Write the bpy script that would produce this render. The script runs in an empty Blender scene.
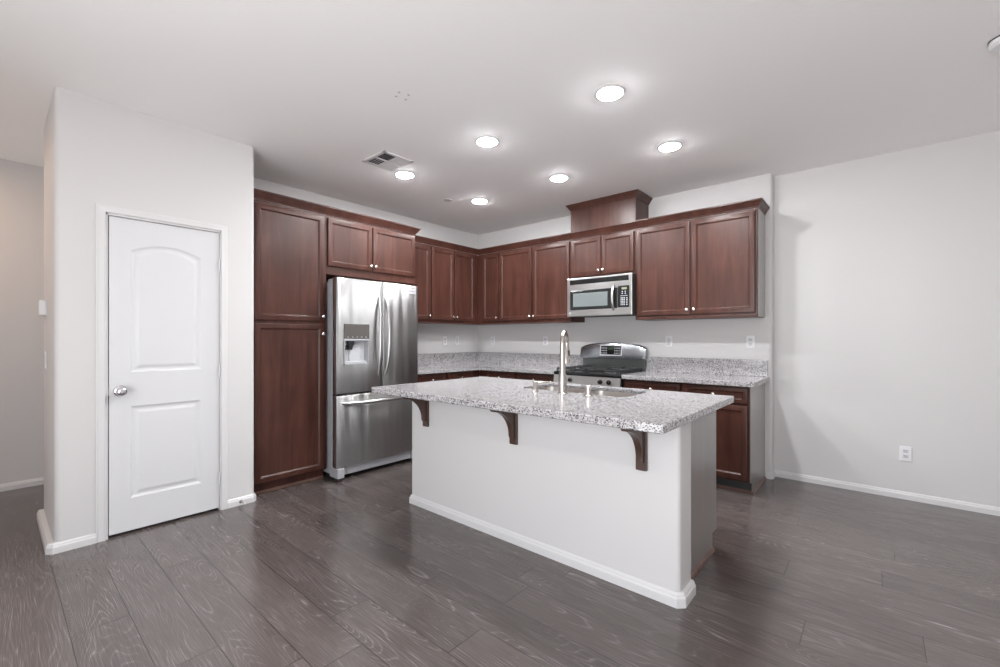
import bpy, bmesh, math, random
from mathutils import Vector, Matrix
SC = bpy.context.scene
COL = SC.collection
PI = math.pi
random.seed(7)

# ------------------------------------------------------------------ camera, sky, exposure
cam = bpy.data.cameras.new('camera')
cam_o = bpy.data.objects.new('camera', cam); COL.objects.link(cam_o)
cam_o.location = (4.3444, -4.559, 1.264)
cam_o.rotation_euler = (PI / 2, 0, 0.7109)
cam.sensor_width = 36.0
cam.lens = 437.04 / 1000 * 36
cam.shift_y = 4.709 / 1000
cam.clip_start = 0.05
SC.camera = cam_o

vs = SC.view_settings
SC.display_settings.display_device = 'sRGB'
vs.view_transform = 'Standard'; vs.look = 'None'; vs.gamma = 1.0; vs.use_curve_mapping = False
vs.exposure = 0.17
SC.cycles.use_denoising = True
SC.cycles.max_bounces = 10
SC.cycles.diffuse_bounces = 6
SC.cycles.glossy_bounces = 5
SC.cycles.sample_clamp_indirect = 3.0
SC.cycles.caustics_reflective = False
SC.cycles.caustics_refractive = False

W = bpy.data.worlds.new('sky'); SC.world = W; W.use_nodes = True
wn = W.node_tree.nodes; # dimmer above the horizon, made brighter below it to lift the ceiling
_tc = wn.new('ShaderNodeTexCoord'); _sx = wn.new('ShaderNodeSeparateXYZ'); _cr = wn.new('ShaderNodeValToRGB'); _mr = wn.new('ShaderNodeMapRange')
_mr.inputs['From Min'].default_value = -1.0; _mr.inputs['From Max'].default_value = 1.0
W.node_tree.links.new(_tc.outputs['Generated'], _sx.inputs[0]); W.node_tree.links.new(_sx.outputs[2], _mr.inputs['Value'])
W.node_tree.links.new(_mr.outputs[0], _cr.inputs[0]); W.node_tree.links.new(_cr.outputs[0], wn['Background'].inputs[0])
_cr.color_ramp.elements[0].position = 0.47; _cr.color_ramp.elements[0].color = (0.98, 0.985, 1.0, 1)
_cr.color_ramp.elements[1].position = 0.53; _cr.color_ramp.elements[1].color = (0.66, 0.69, 0.73, 1)
wn['Background'].inputs[1].default_value = 6.7

H = 2.746            # ceiling height

# portal at the unseen rear window, added to light the room
def portal(name, loc, rot, sx, sy):
    l = bpy.data.lights.new(name, 'AREA'); l.shape = 'RECTANGLE'; l.size = sx; l.size_y = sy
    l.cycles.is_portal = True
    o = bpy.data.objects.new(name, l); COL.objects.link(o); o.location = loc; o.rotation_euler = rot
    return o
REAR, SIDE = -5.8, 5.8  # walls drawn in close so the added window acts like a softbox
portal('daylight_portal_rear', (3.9, REAR + 0.02, 1.05), (PI / 2, 0, 0), 3.4, 2.0)
hl = bpy.data.lights.new('hall_ceiling_lamp', 'AREA'); hl.shape = 'DISK'; hl.size = 0.3; hl.energy = 9; hl.color = (1.0, 0.72, 0.52)
hlo = bpy.data.objects.new('hall_ceiling_lamp', hl); COL.objects.link(hlo); hlo.location = (-0.5, -5.1, H - 0.05)

# ------------------------------------------------------------------ materials
def new_mat(name):
    m = bpy.data.materials.new(name); m.use_nodes = True
    return m, m.node_tree.nodes, m.node_tree.links, m.node_tree.nodes['Principled BSDF']

def plain(name, col, rough=0.5, metal=0.0, spec=0.5, coat=0.0, emit=None, es=0.0):
    m, n, l, b = new_mat(name)
    b.inputs['Base Color'].default_value = (*col, 1)
    b.inputs['Roughness'].default_value = rough
    b.inputs['Metallic'].default_value = metal
    b.inputs['Specular IOR Level'].default_value = spec
    b.inputs['Coat Weight'].default_value = coat
    if emit:
        b.inputs['Emission Color'].default_value = (*emit, 1)
        b.inputs['Emission Strength'].default_value = es
    return m

def N(n, t, **kw):
    x = n.new(t)
    for k, v in kw.items(): setattr(x, k, v)
    return x

def ramp(n, stops, interp='LINEAR'):
    r = n.new('ShaderNodeValToRGB'); r.color_ramp.interpolation = interp
    e = r.color_ramp.elements
    while len(e) < len(stops): e.new(0.5)
    for i, (p, c) in enumerate(stops):
        e[i].position = p; e[i].color = (*c, 1) if len(c) == 3 else c
    return r

def math_node(n, l, op, a, b=None, c=None):
    m = n.new('ShaderNodeMath'); m.operation = op
    for i, v in enumerate((a, b, c)):
        if v is None: continue
        if isinstance(v, (int, float)): m.inputs[i].default_value = v
        else: l.new(v, m.inputs[i])
    return m.outputs[0]

def paint_mat(name, col, rough, bump=0.06, scale=90):
    m, n, l, b = new_mat(name)
    b.inputs['Base Color'].default_value = (*col, 1); b.inputs['Roughness'].default_value = rough
    b.inputs['Specular IOR Level'].default_value = 0.35
    g = n.new('ShaderNodeNewGeometry'); t = n.new('ShaderNodeTexNoise'); t.inputs['Scale'].default_value = scale
    t.inputs['Detail'].default_value = 3
    l.new(g.outputs['Position'], t.inputs['Vector'])
    bp = n.new('ShaderNodeBump'); bp.inputs['Strength'].default_value = bump; bp.inputs['Distance'].default_value = 0.003
    l.new(t.outputs['Fac'], bp.inputs['Height']); l.new(bp.outputs['Normal'], b.inputs['Normal'])
    return m

M = {}
M['wall'] = paint_mat('wall_paint_light_cut', (0.665, 0.65, 0.645), 0.6)  # darkened with trim and doors so the ceiling seems better lit
M['ceiling'] = paint_mat('ceiling_paint_light_lift', (0.96, 0.945, 0.935), 0.8, 0.25, 45)  # whitened past the wall tone to stand in for light on the ceiling
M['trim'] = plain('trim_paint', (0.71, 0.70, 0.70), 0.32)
M['door'] = plain('door_paint', (0.70, 0.70, 0.71), 0.34)
M['plastic'] = plain('white_plastic', (0.80, 0.80, 0.81), 0.3)
M['receptacle'] = plain('receptacle_plastic', (0.62, 0.62, 0.64), 0.35)
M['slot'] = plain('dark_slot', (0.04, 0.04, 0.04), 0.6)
M['nickel'] = plain('satin_nickel', (0.52, 0.48, 0.445), 0.24, 1.0)
M['knob'] = plain('knob_nickel', (0.86, 0.83, 0.80), 0.25, 1.0)
M['chrome'] = plain('chrome', (0.82, 0.82, 0.84), 0.06, 1.0)
M['black'] = plain('black_enamel', (0.012, 0.013, 0.013), 0.22)
M['iron'] = plain('cast_iron', (0.02, 0.022, 0.022), 0.5)
M['darkglass'] = plain('dark_glass', (0.012, 0.014, 0.014), 0.05)
M['casegrey'] = plain('grey_case_paint', (0.42, 0.42, 0.44), 0.4)
M['gasket'] = plain('dark_gasket', (0.03, 0.03, 0.032), 0.6)
M['lamp'] = plain('lamp_lens', (0.9, 0.9, 0.9), 0.5, emit=(0.97, 0.985, 1.0), es=370.0)
M['display'] = plain('display_green', (0.02, 0.03, 0.02), 0.2, emit=(0.9, 0.9, 0.58), es=0.5)
M['display_dim'] = plain('display_dim', (0.02, 0.03, 0.02), 0.2, emit=(0.3, 0.45, 0.35), es=0.05)
M['button'] = plain('button_print', (0.42, 0.43, 0.47), 0.4)
M['badge'] = plain('badge_metal', (0.86, 0.86, 0.88), 0.35, 0.6)
M['badge_ink'] = plain('badge_lettering', (0.22, 0.22, 0.24), 0.4, 0.3)
M['soffit_mark'] = plain('ceiling_mark', (0.60, 0.52, 0.49), 0.8)
M['shade'] = plain('vent_dark', (0.06, 0.06, 0.06), 0.8)
M['disp_grey'] = plain('dispenser_cavity', (0.55, 0.56, 0.58), 0.3)
M['micro_window'] = plain('microwave_window', (0.16, 0.18, 0.18), 0.12)

def wood_mat(name, c0, c1, c2, rough, horizontal=None, coat=0.35):
    m, n, l, b = new_mat(name)
    g = n.new('ShaderNodeNewGeometry')
    mp = n.new('ShaderNodeMapping'); l.new(g.outputs['Position'], mp.inputs['Vector'])
    sc = {None: (9, 9, 0.9), 'x': (0.9, 9, 9), 'y': (9, 0.9, 9)}[horizontal]
    mp.inputs['Scale'].default_value = sc
    oi = n.new('ShaderNodeObjectInfo')
    vm = n.new('ShaderNodeVectorMath'); vm.operation = 'ADD'
    cx = n.new('ShaderNodeCombineXYZ')
    for i in range(3): l.new(math_node(n, l, 'MULTIPLY', oi.outputs['Random'], 17.0 + 9 * i), cx.inputs[i])
    l.new(mp.outputs[0], vm.inputs[0]); l.new(cx.outputs[0], vm.inputs[1])
    t = n.new('ShaderNodeTexNoise'); t.inputs['Scale'].default_value = 1.6; t.inputs['Detail'].default_value = 6
    t.inputs['Roughness'].default_value = 0.6; t.inputs['Distortion'].default_value = 0.6
    l.new(vm.outputs[0], t.inputs['Vector'])
    r = ramp(n, [(0.30, c0), (0.52, c1), (0.75, c2)]); l.new(t.outputs['Fac'], r.inputs[0])
    t2 = n.new('ShaderNodeTexNoise'); t2.inputs['Scale'].default_value = 3.5; t2.inputs['Detail'].default_value = 3
    l.new(g.outputs['Position'], t2.inputs['Vector'])
    mx = n.new('ShaderNodeMix'); mx.data_type = 'RGBA'; mx.blend_type = 'MULTIPLY'
    mx.inputs[0].default_value = 0.5
    r2 = ramp(n, [(0.35, (0.72, 0.70, 0.70)), (0.65, (1.15, 1.12, 1.1))]); l.new(t2.outputs['Fac'], r2.inputs[0])
    l.new(r.outputs[0], mx.inputs[6]); l.new(r2.outputs[0], mx.inputs[7])
    l.new(mx.outputs[2], b.inputs['Base Color'])
    b.inputs['Roughness'].default_value = rough
    b.inputs['Coat Weight'].default_value = coat; b.inputs['Coat Roughness'].default_value = 0.3
    b.inputs['Specular IOR Level'].default_value = 0.32
    return m
cw = ((0.048, 0.018, 0.0125), (0.070, 0.027, 0.0195), (0.096, 0.039, 0.029))
M['wood'] = wood_mat('cherry_stained_wood', *cw, 0.33, None, 0.0)
M['woodx'] = wood_mat('cherry_stained_wood_rail', *cw, 0.33, 'x', 0.0)
M['woody'] = wood_mat('cherry_stained_wood_rail_side', *cw, 0.33, 'y', 0.0)
cp = ((0.18, 0.157, 0.146), (0.20, 0.175, 0.163), (0.22, 0.194, 0.182))  # grey sheen of grazing reflections put into the dark brown base colour
M['panel'] = wood_mat('end_panel_grey_sheen', *cp, 0.30, None, 1.0)
M['panel'].node_tree.nodes['Principled BSDF'].inputs['Coat IOR'].default_value = 1.9
M['corbel'] = wood_mat('corbel_wood', (0.055, 0.028, 0.02), (0.072, 0.038, 0.028), (0.09, 0.048, 0.036), 0.36, None, 0.4)
M['shoe'] = wood_mat('shoe_moulding_wood', (0.13, 0.07, 0.055), (0.17, 0.095, 0.075), (0.2, 0.12, 0.1), 0.4, None, 0.2)

def steel_mat(name, col, rough, aniso=0.8, bump=0.75):
    m, n, l, b = new_mat(name)
    b.inputs['Base Color'].default_value = (*col, 1); b.inputs['Metallic'].default_value = 1.0
    b.inputs['Roughness'].default_value = rough; b.inputs['Anisotropic'].default_value = aniso; b.inputs['Anisotropic Rotation'].default_value = 0.25
    tg = n.new('ShaderNodeTangent'); tg.direction_type = 'RADIAL'; tg.axis = 'Z'
    l.new(tg.outputs[0], b.inputs['Tangent'])
    g = n.new('ShaderNodeNewGeometry')
    mp = n.new('ShaderNodeMapping'); mp.inputs['Scale'].default_value = (3.4, 3.4, 0.30)
    l.new(g.outputs['Position'], mp.inputs['Vector'])
    t = n.new('ShaderNodeTexNoise'); t.inputs['Scale'].default_value = 2.6; t.inputs['Detail'].default_value = 1.0
    l.new(mp.outputs[0], t.inputs['Vector'])
    bp = n.new('ShaderNodeBump'); bp.inputs['Strength'].default_value = bump; bp.inputs['Distance'].default_value = 0.022
    l.new(t.outputs['Fac'], bp.inputs['Height']); l.new(bp.outputs['Normal'], b.inputs['Normal'])
    return m
M['steel'] = steel_mat('brushed_steel', (0.44, 0.44, 0.437), 0.34, 0.9, 0.45)
M['steel2'] = steel_mat('brushed_steel_trim', (0.54, 0.535, 0.53), 0.28, 0.5, 0.0)
M['guardsteel'] = steel_mat('backguard_steel', (0.44, 0.46, 0.49), 0.26, 0.5, 0.0)
M['darksteel'] = plain('dark_steel', (0.16, 0.17, 0.165), 0.3, 0.9)
M['sink'] = plain('sink_steel', (0.62, 0.58, 0.55), 0.3, 1.0)

def granite_mat():
    m, n, l, b = new_mat('speckled_granite')
    g = n.new('ShaderNodeNewGeometry')
    v = n.new('ShaderNodeTexVoronoi'); v.inputs['Scale'].default_value = 190
    l.new(g.outputs['Position'], v.inputs['Vector'])
    sep = n.new('ShaderNodeSeparateColor'); l.new(v.outputs['Color'], sep.inputs[0])
    t = n.new('ShaderNodeTexNoise'); t.inputs['Scale'].default_value = 28; t.inputs['Detail'].default_value = 4
    l.new(g.outputs['Position'], t.inputs['Vector'])
    s = math_node(n, l, 'ADD', sep.outputs[0], math_node(n, l, 'MULTIPLY_ADD', t.outputs['Fac'], 0.5, -0.25))
    r = ramp(n, [(0.0, (0.05, 0.048, 0.052)), (0.10, (0.16, 0.157, 0.166)), (0.22, (0.30, 0.285, 0.287)),
                 (0.38, (0.43, 0.415, 0.415)), (0.58, (0.50, 0.495, 0.505)), (0.82, (0.57, 0.57, 0.59))], 'CONSTANT')
    l.new(s, r.inputs[0])
    v2 = n.new('ShaderNodeTexVoronoi'); v2.inputs['Scale'].default_value = 420
    l.new(g.outputs['Position'], v2.inputs['Vector'])
    r2 = ramp(n, [(0.0, (0.75, 0.73, 0.72)), (1.0, (1.12, 1.1, 1.1))])
    sp2 = n.new('ShaderNodeSeparateColor'); l.new(v2.outputs['Color'], sp2.inputs[0]); l.new(sp2.outputs[1], r2.inputs[0])
    mx = n.new('ShaderNodeMix'); mx.data_type = 'RGBA'; mx.blend_type = 'MULTIPLY'; mx.inputs[0].default_value = 0.8
    l.new(r.outputs[0], mx.inputs[6]); l.new(r2.outputs[0], mx.inputs[7])
    l.new(mx.outputs[2], b.inputs['Base Color'])
    b.inputs['Roughness'].default_value = 0.12
    b.inputs['Specular IOR Level'].default_value = 0.55
    return m
M['granite'] = granite_mat()

def floor_mat():
    m, n, l, b = new_mat('cerused_oak_planks')
    PW, PL, Y0 = 0.196, 1.24, -4.345
    g = n.new('ShaderNodeNewGeometry'); s = n.new('ShaderNodeSeparateXYZ'); l.new(g.outputs['Position'], s.inputs[0])
    x, y = s.outputs[0], s.outputs[1]
    q = lambda op, a, b_=None, c=None: math_node(n, l, op, a, b_, c)
    yr = q('DIVIDE', q('SUBTRACT', y, Y0), PW)
    row = q('FLOOR', yr); fy = q('FRACT', yr)
    wr = n.new('ShaderNodeTexWhiteNoise'); wr.noise_dimensions = '1D'; l.new(row, wr.inputs['W'])
    xr = q('ADD', q('DIVIDE', x, PL), wr.outputs['Value'])
    pk = q('FLOOR', xr); fx = q('FRACT', xr)
    cv = n.new('ShaderNodeCombineXYZ'); l.new(row, cv.inputs[0]); l.new(pk, cv.inputs[1])
    wp = n.new('ShaderNodeTexWhiteNoise'); wp.noise_dimensions = '3D'; l.new(cv.outputs[0], wp.inputs['Vector'])
    rnd = wp.outputs['Value']
    # seams: distance to plank edge in metres
    dy = q('MULTIPLY', q('MINIMUM', fy, q('SUBTRACT', 1.0, fy)), PW)
    dx = q('MULTIPLY', q('MINIMUM', fx, q('SUBTRACT', 1.0, fx)), PL)
    d = q('MINIMUM', dy, dx)
    seam = n.new('ShaderNodeMapRange'); seam.inputs['From Min'].default_value = 0.0005; seam.inputs['From Max'].default_value = 0.0022
    l.new(d, seam.inputs['Value'])
    # cathedral grain: contour lines of an elongated noise field, different on each plank
    cg = n.new('ShaderNodeCombineXYZ')
    l.new(q('MULTIPLY_ADD', x, 0.62, q('MULTIPLY', rnd, 37.0)), cg.inputs[0])
    l.new(q('MULTIPLY_ADD', y, 5.2, q('MULTIPLY', rnd, 91.0)), cg.inputs[1])
    l.new(q('MULTIPLY', rnd, 53.0), cg.inputs[2])
    t = n.new('ShaderNodeTexNoise'); t.inputs['Scale'].default_value = 1.25; t.inputs['Detail'].default_value = 1.1
    t.inputs['Roughness'].default_value = 0.42; t.inputs['Distortion'].default_value = 0.25
    l.new(cg.outputs[0], t.inputs['Vector'])
    ph = q('FRACT', q('MULTIPLY', t.outputs['Fac'], 44.0))
    tri = q('ABSOLUTE', q('MULTIPLY_ADD', ph, 2.0, -1.0))          # 0..1 ridges
    ring = q('POWER', tri, 5.0)
    # fine pores, stretched along the plank
    cf = n.new('ShaderNodeCombineXYZ')
    l.new(q('MULTIPLY', x, 7.0), cf.inputs[0]); l.new(q('MULTIPLY', y, 420.0), cf.inputs[1]); l.new(q('MULTIPLY', rnd, 20.0), cf.inputs[2])
    t2 = n.new('ShaderNodeTexNoise'); t2.inputs['Scale'].default_value = 1.0; t2.inputs['Detail'].default_value = 3.0
    l.new(cf.outputs[0], t2.inputs['Vector'])
    pores = n.new('ShaderNodeMapRange'); pores.inputs['From Min'].default_value = 0.50; pores.inputs['From Max'].default_value = 0.72
    l.new(t2.outputs['Fac'], pores.inputs['Value'])
    # patches where the lime stays in the grain
    cpch = n.new('ShaderNodeCombineXYZ')
    l.new(q('MULTIPLY', x, 1.6), cpch.inputs[0]); l.new(q('MULTIPLY', y, 5.0), cpch.inputs[1]); l.new(q('MULTIPLY', rnd, 71.0), cpch.inputs[2])
    t3 = n.new('ShaderNodeTexNoise'); t3.inputs['Scale'].default_value = 1.7; t3.inputs['Detail'].default_value = 2
    l.new(cpch.outputs[0], t3.inputs['Vector'])
    patch = n.new('ShaderNodeMapRange'); patch.inputs['From Min'].default_value = 0.42; patch.inputs['From Max'].default_value = 0.68
    l.new(t3.outputs['Fac'], patch.inputs['Value'])
    lime = q('MULTIPLY', q('MAXIMUM', q('MULTIPLY', ring, q('MULTIPLY_ADD', pores.outputs[0], 0.78, 0.18)), q('MULTIPLY', pores.outputs[0], 0.17)),
             q('MULTIPLY_ADD', patch.outputs[0], 0.85, 0.15))
    # plank tone
    tone = n.new('ShaderNodeMapRange'); tone.inputs['To Min'].default_value = 0.88; tone.inputs['To Max'].default_value = 1.14
    l.new(wp.outputs['Value'], tone.inputs['Value'])
    base = ramp(n, [(0.25, (0.074, 0.059, 0.055)), (0.75, (0.116, 0.096, 0.090))]); l.new(t2.outputs['Fac'], base.inputs[0])
    hs = n.new('ShaderNodeVectorMath'); hs.operation = 'SCALE'; l.new(base.outputs[0], hs.inputs[0]); l.new(tone.outputs[0], hs.inputs['Scale'])
    mx = n.new('ShaderNodeMix'); mx.data_type = 'RGBA'; l.new(lime, mx.inputs[0]); l.new(hs.outputs[0], mx.inputs[6])
    mx.inputs[7].default_value = (0.50, 0.455, 0.445, 1)
    ms = n.new('ShaderNodeMix'); ms.data_type = 'RGBA'; l.new(seam.outputs[0], ms.inputs[0])
    ms.inputs[6].default_value = (0.012, 0.010, 0.010, 1); l.new(mx.outputs[2], ms.inputs[7])
    l.new(ms.outputs[2], b.inputs['Base Color'])
    l.new(q('MULTIPLY_ADD', t2.outputs['Fac'], 0.10, 0.15), b.inputs['Roughness'])
    b.inputs['Specular IOR Level'].default_value = 0.85
    bp = n.new('ShaderNodeBump'); bp.inputs['Strength'].default_value = 0.25; bp.inputs['Distance'].default_value = 0.0012
    hgt = q('ADD', q('MULTIPLY', seam.outputs[0], 0.35), q('MULTIPLY', t2.outputs['Fac'], 0.25))
    l.new(hgt, bp.inputs['Height']); l.new(bp.outputs['Normal'], b.inputs['Normal'])
    return m
M['floor'] = floor_mat()

# ------------------------------------------------------------------ mesh helpers
class MB:
    """collects shapes in one bmesh"""
    def __init__(s, org=(0, 0, 0)):
        s.bm = bmesh.new(); s.org = Vector(org)
    def v(s, p): return s.bm.verts.new(Vector(p) - s.org)
    def face(s, vs_):
        try: return s.bm.faces.new(vs_)
        except ValueError: return None
    def box(s, x0, x1, y0, y1, z0, z1, bev=0.0, seg=2):
        x0, x1 = sorted((x0, x1)); y0, y1 = sorted((y0, y1)); z0, z1 = sorted((z0, z1))
        vv = [s.v((x, y, z)) for z in (z0, z1) for (x, y) in ((x0, y0), (x1, y0), (x1, y1), (x0, y1))]
        fs = [(0, 3, 2, 1), (4, 5, 6, 7), (0, 1, 5, 4), (1, 2, 6, 5), (2, 3, 7, 6), (3, 0, 4, 7)]
        F = [s.face([vv[i] for i in f]) for f in fs]
        if bev > 0:
            E = list({e for f in F for e in f.edges})
            bmesh.ops.bevel(s.bm, geom=E, offset=bev, segments=seg, profile=0.5, affect='EDGES')
        return s
    def prism(s, pts, a, b, axis='z', bev=0.0):
        """polygon pts extruded along axis from a to b; pts are the other two coordinates in xyz order"""
        def P(p, t):
            return {'z': (p[0], p[1], t), 'y': (p[0], t, p[1]), 'x': (t, p[0], p[1])}[axis]
        A = [s.v(P(p, a)) for p in pts]; B = [s.v(P(p, b)) for p in pts]
        n = len(pts)
        F = [s.face(A[::-1]), s.face(B)]
        for i in range(n): F.append(s.face([A[i], A[(i + 1) % n], B[(i + 1) % n], B[i]]))
        if bev:
            E = list({e for f in F[:2] if f for e in f.edges})
            bmesh.ops.bevel(s.bm, geom=E, offset=bev, segments=2, profile=0.5, affect='EDGES')
        return s
    def loft(s, rings, cap=True, closed=False):
        R = [[s.v(p) for p in r] for r in rings]
        n = len(R[0])
        for a, b in zip(R, R[1:] + ([R[0]] if closed else [])):
            for i in range(n): s.face([a[i], a[(i + 1) % n], b[(i + 1) % n], b[i]])
        if cap and not closed: s.face(R[0][::-1]); s.face(R[-1])
        return s
    def lathe(s, c, prof, axis='z', seg=20):
        """prof: list of (radius, height along axis)"""
        c = Vector(c)
        ax = {'z': (Vector((1, 0, 0)), Vector((0, 1, 0)), Vector((0, 0, 1))),
              'x': (Vector((0, 1, 0)), Vector((0, 0, 1)), Vector((1, 0, 0))),
              'y': (Vector((0, 0, 1)), Vector((1, 0, 0)), Vector((0, 1, 0)))}[axis]
        rings = [[c + ax[0] * (r * math.cos(2 * PI * k / seg)) + ax[1] * (r * math.sin(2 * PI * k / seg)) + ax[2] * h for k in range(seg)] for r, h in prof]
        return s.loft(rings)
    def tube(s, pts, r, seg=12, sx=None):
        pts = [Vector(p) for p in pts]; rings = []
        up = None
        for i, p in enumerate(pts):
            d = (pts[min(i + 1, len(pts) - 1)] - pts[max(i - 1, 0)]).normalized()
            if up is None:
                up = Vector((0, 0, 1)) if abs(d.z) < 0.9 else Vector((1, 0, 0))
            a = d.cross(up)
            if a.length < 1e-5: a = d.cross(Vector((0, 1, 0)))
            a.normalize(); up = a.cross(d).normalized()
            rr = r[i] if isinstance(r, (list, tuple)) else r
            rings.append([p + a * ((sx or 1) * rr * math.cos(2 * PI * k / seg)) + up * (rr * math.sin(2 * PI * k / seg)) for k in range(seg)])
        return s.loft(rings)
    def build(s, name, mat, parent=None, smooth=None, label=None):
        bmesh.ops.remove_doubles(s.bm, verts=s.bm.verts, dist=1e-6)
        bmesh.ops.recalc_face_normals(s.bm, faces=s.bm.faces)
        me = bpy.data.meshes.new(name); s.bm.to_mesh(me); s.bm.free()
        me.materials.append(mat)
        if smooth is not None:
            me.polygons.foreach_set('use_smooth', [True] * len(me.polygons))
            me.set_sharp_from_angle(angle=math.radians(smooth))
        o = bpy.data.objects.new(name, me); COL.objects.link(o)
        if parent is not None: o.parent = parent
        else: o.location = s.org
        if label: o['label'] = label
        return o

def thing(name, label, cat, loc, group=None):
    o = bpy.data.objects.new(name, None); o.empty_display_size = 0.1; COL.objects.link(o)
    o.location = loc; o['label'] = label; o['category'] = cat
    if group: o['group'] = group
    return o
def tag(o, label, cat, group=None):
    o['label'] = label; o['category'] = cat
    if group: o['group'] = group
    return o
def struct(o, label=None):
    o['kind'] = 'structure'
    if label: o['label'] = label
    return o
def dup(root, loc, label, group):
    r = root.copy(); COL.objects.link(r); r.location = loc; r['label'] = label; r['group'] = group
    for ch in list(root.children):
        c = ch.copy(); COL.objects.link(c); c.parent = r
        for g in list(ch.children):
            d = g.copy(); COL.objects.link(d); d.parent = c
    return r

# ------------------------------------------------------------------ room shell
XP, YP0, YP1, XPB = 0.687, -4.322, -3.229, -0.11     # pantry closet box
RX, RY = 3.634, 0.12                                  # end of range wall, plane of the wall beyond it
XH = -1.13                                            # hall wall

b = MB((0, 0, 0)); b.box(-1.4, SIDE + .2, REAR - .2, 0.3, -0.12, 0.0)
struct(b.build('floor', M['floor']))
b = MB((0, 0, H)); b.box(-1.4, SIDE + .2, REAR - .2, 0.3, H, H + 0.12)
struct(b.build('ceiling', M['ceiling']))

def arc(cx, cy, r, a0, a1, n=6):
    return [(cx + r * math.cos(math.radians(a0 + (a1 - a0) * i / n)), cy + r * math.sin(math.radians(a0 + (a1 - a0) * i / n))) for i in range(n + 1)]

# range wall with its rounded end and the wall beyond
BR = 0.028
b = MB((0, 0.05, 0)); b.prism([(-0.12, 0)] + arc(RX - BR, BR, BR, -90, 0) + [(RX, 0.28), (-0.12, 0.28)], 0, H)
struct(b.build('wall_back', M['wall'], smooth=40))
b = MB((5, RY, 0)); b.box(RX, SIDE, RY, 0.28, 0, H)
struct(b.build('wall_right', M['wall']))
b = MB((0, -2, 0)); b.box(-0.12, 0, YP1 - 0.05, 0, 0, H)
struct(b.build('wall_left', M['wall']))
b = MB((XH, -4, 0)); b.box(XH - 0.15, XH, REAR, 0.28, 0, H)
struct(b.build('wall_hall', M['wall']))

# pantry closet box: rounded outer corners, door recess
PB = 0.028
DY0, DY1, DZ = -4.098, -3.462, 2.052                   # door opening
outl = [(XPB, YP0)] + arc(XP - PB, YP0 + PB, PB, -90, 0) + [(XP, DY0)]
outl2 = [(XP, DY1)] + arc(XP - PB, YP1 - PB, PB, 0, 90) + [(XPB, YP1)]
b = MB((0.3, -3.8, 0))
b.prism(outl + outl2, DZ, H)
b.prism(outl + [(XP - 0.14, DY0), (XP - 0.14, DY1)] + outl2, 0, DZ)
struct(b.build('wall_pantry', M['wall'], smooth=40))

# unseen rear and side walls; rear window added and sized for its light
def window_wall(name, axis, pos, thick, a0, a1, oa0, oa1, oz0, oz1, nm, npan):
    b = MB((0, 0, 0))
    def bx(u0, u1, z0, z1, d0=0, d1=thick):
        if axis == 'y': b.box(u0, u1, pos + d0, pos + d1, z0, z1)
        else: b.box(pos + d0, pos + d1, u0, u1, z0, z1)
    bx(a0, oa0, 0, H); bx(oa1, a1, 0, H); bx(oa0, oa1, oz1, H)
    if oz0 > 0: bx(oa0, oa1, 0, oz0)
    struct(b.build(name, M['wall']))
    b = MB((0, 0, 0)); fw = 0.055; mid = thick * 0.5
    bx(oa0, oa0 + fw, oz0, oz1, mid - .03, mid + .03); bx(oa1 - fw, oa1, oz0, oz1, mid - .03, mid + .03)
    bx(oa0, oa1, oz0, oz0 + fw, mid - .03, mid + .03); bx(oa0, oa1, oz1 - fw, oz1, mid - .03, mid + .03)
    for k in range(1, npan):
        u = oa0 + (oa1 - oa0) * k / npan
        bx(u - 0.04, u + 0.04, oz0, oz1, mid - .03, mid + .03)
    struct(b.build(nm, M['trim']))
window_wall('wall_rear', 'y', REAR, -0.15, XH - .15, SIDE + .15, 2.2, 5.6, 0.05, 2.05, 'unseen_window_1', 3)
b = MB((SIDE, -3, 0)); b.box(SIDE, SIDE + 0.15, REAR, 0.28, 0, H); struct(b.build('wall_side', M['wall']))

# ------------------------------------------------------------------ baseboards
BB = [(0, 0), (0.0135, 0), (0.0135, 0.036), (0.0115, 0.042), (0.0085, 0.045), (0.0085, 0.050), (0.005, 0.056), (0.002, 0.059), (0, 0.059)]
def sweep(mb, path, prof, z=0.0):
    """profile (outward, up) swept along plan points; outward is to the right of the path direction"""
    n = len(path); P = [Vector((p[0], p[1])) for p in path]; rings = []
    for i in range(n):
        d0 = (P[i] - P[i - 1]).normalized() if i > 0 else None
        d1 = (P[i + 1] - P[i]).normalized() if i < n - 1 else None
        d0 = d0 or d1; d1 = d1 or d0
        n0 = Vector((d0.y, -d0.x)); n1 = Vector((d1.y, -d1.x))
        m = (n0 + n1).normalized(); k = 1 / max(0.3, m.dot(n0))
        rings.append([(P[i].x + m.x * k * u, P[i].y + m.y * k * u, z + w) for u, w in prof])
    mb.loft(rings)
b = MB((XP, -4.3, 0)); c = 0.014
sweep(b, [(XPB, YP0 - 0.022), (XP - 0.020, YP0 - 0.022), (XP, YP0 - 0.002), (XP, -4.142)], [(-0.021, 0.0)] + BB[1:-1] + [(0.0, 0.0592), (-0.021, 0.0592)])
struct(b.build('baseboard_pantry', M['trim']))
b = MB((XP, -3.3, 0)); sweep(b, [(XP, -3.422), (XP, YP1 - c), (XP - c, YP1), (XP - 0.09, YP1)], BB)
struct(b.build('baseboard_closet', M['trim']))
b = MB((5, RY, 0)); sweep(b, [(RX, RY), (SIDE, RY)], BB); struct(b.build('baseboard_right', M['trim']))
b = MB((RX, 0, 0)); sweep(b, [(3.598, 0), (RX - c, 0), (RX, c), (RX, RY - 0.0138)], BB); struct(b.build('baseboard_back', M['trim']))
b = MB((XH, -4, 0)); sweep(b, [(XH, REAR), (XH, -0.1)], BB); struct(b.build('baseboard_hall', M['trim']))

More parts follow.
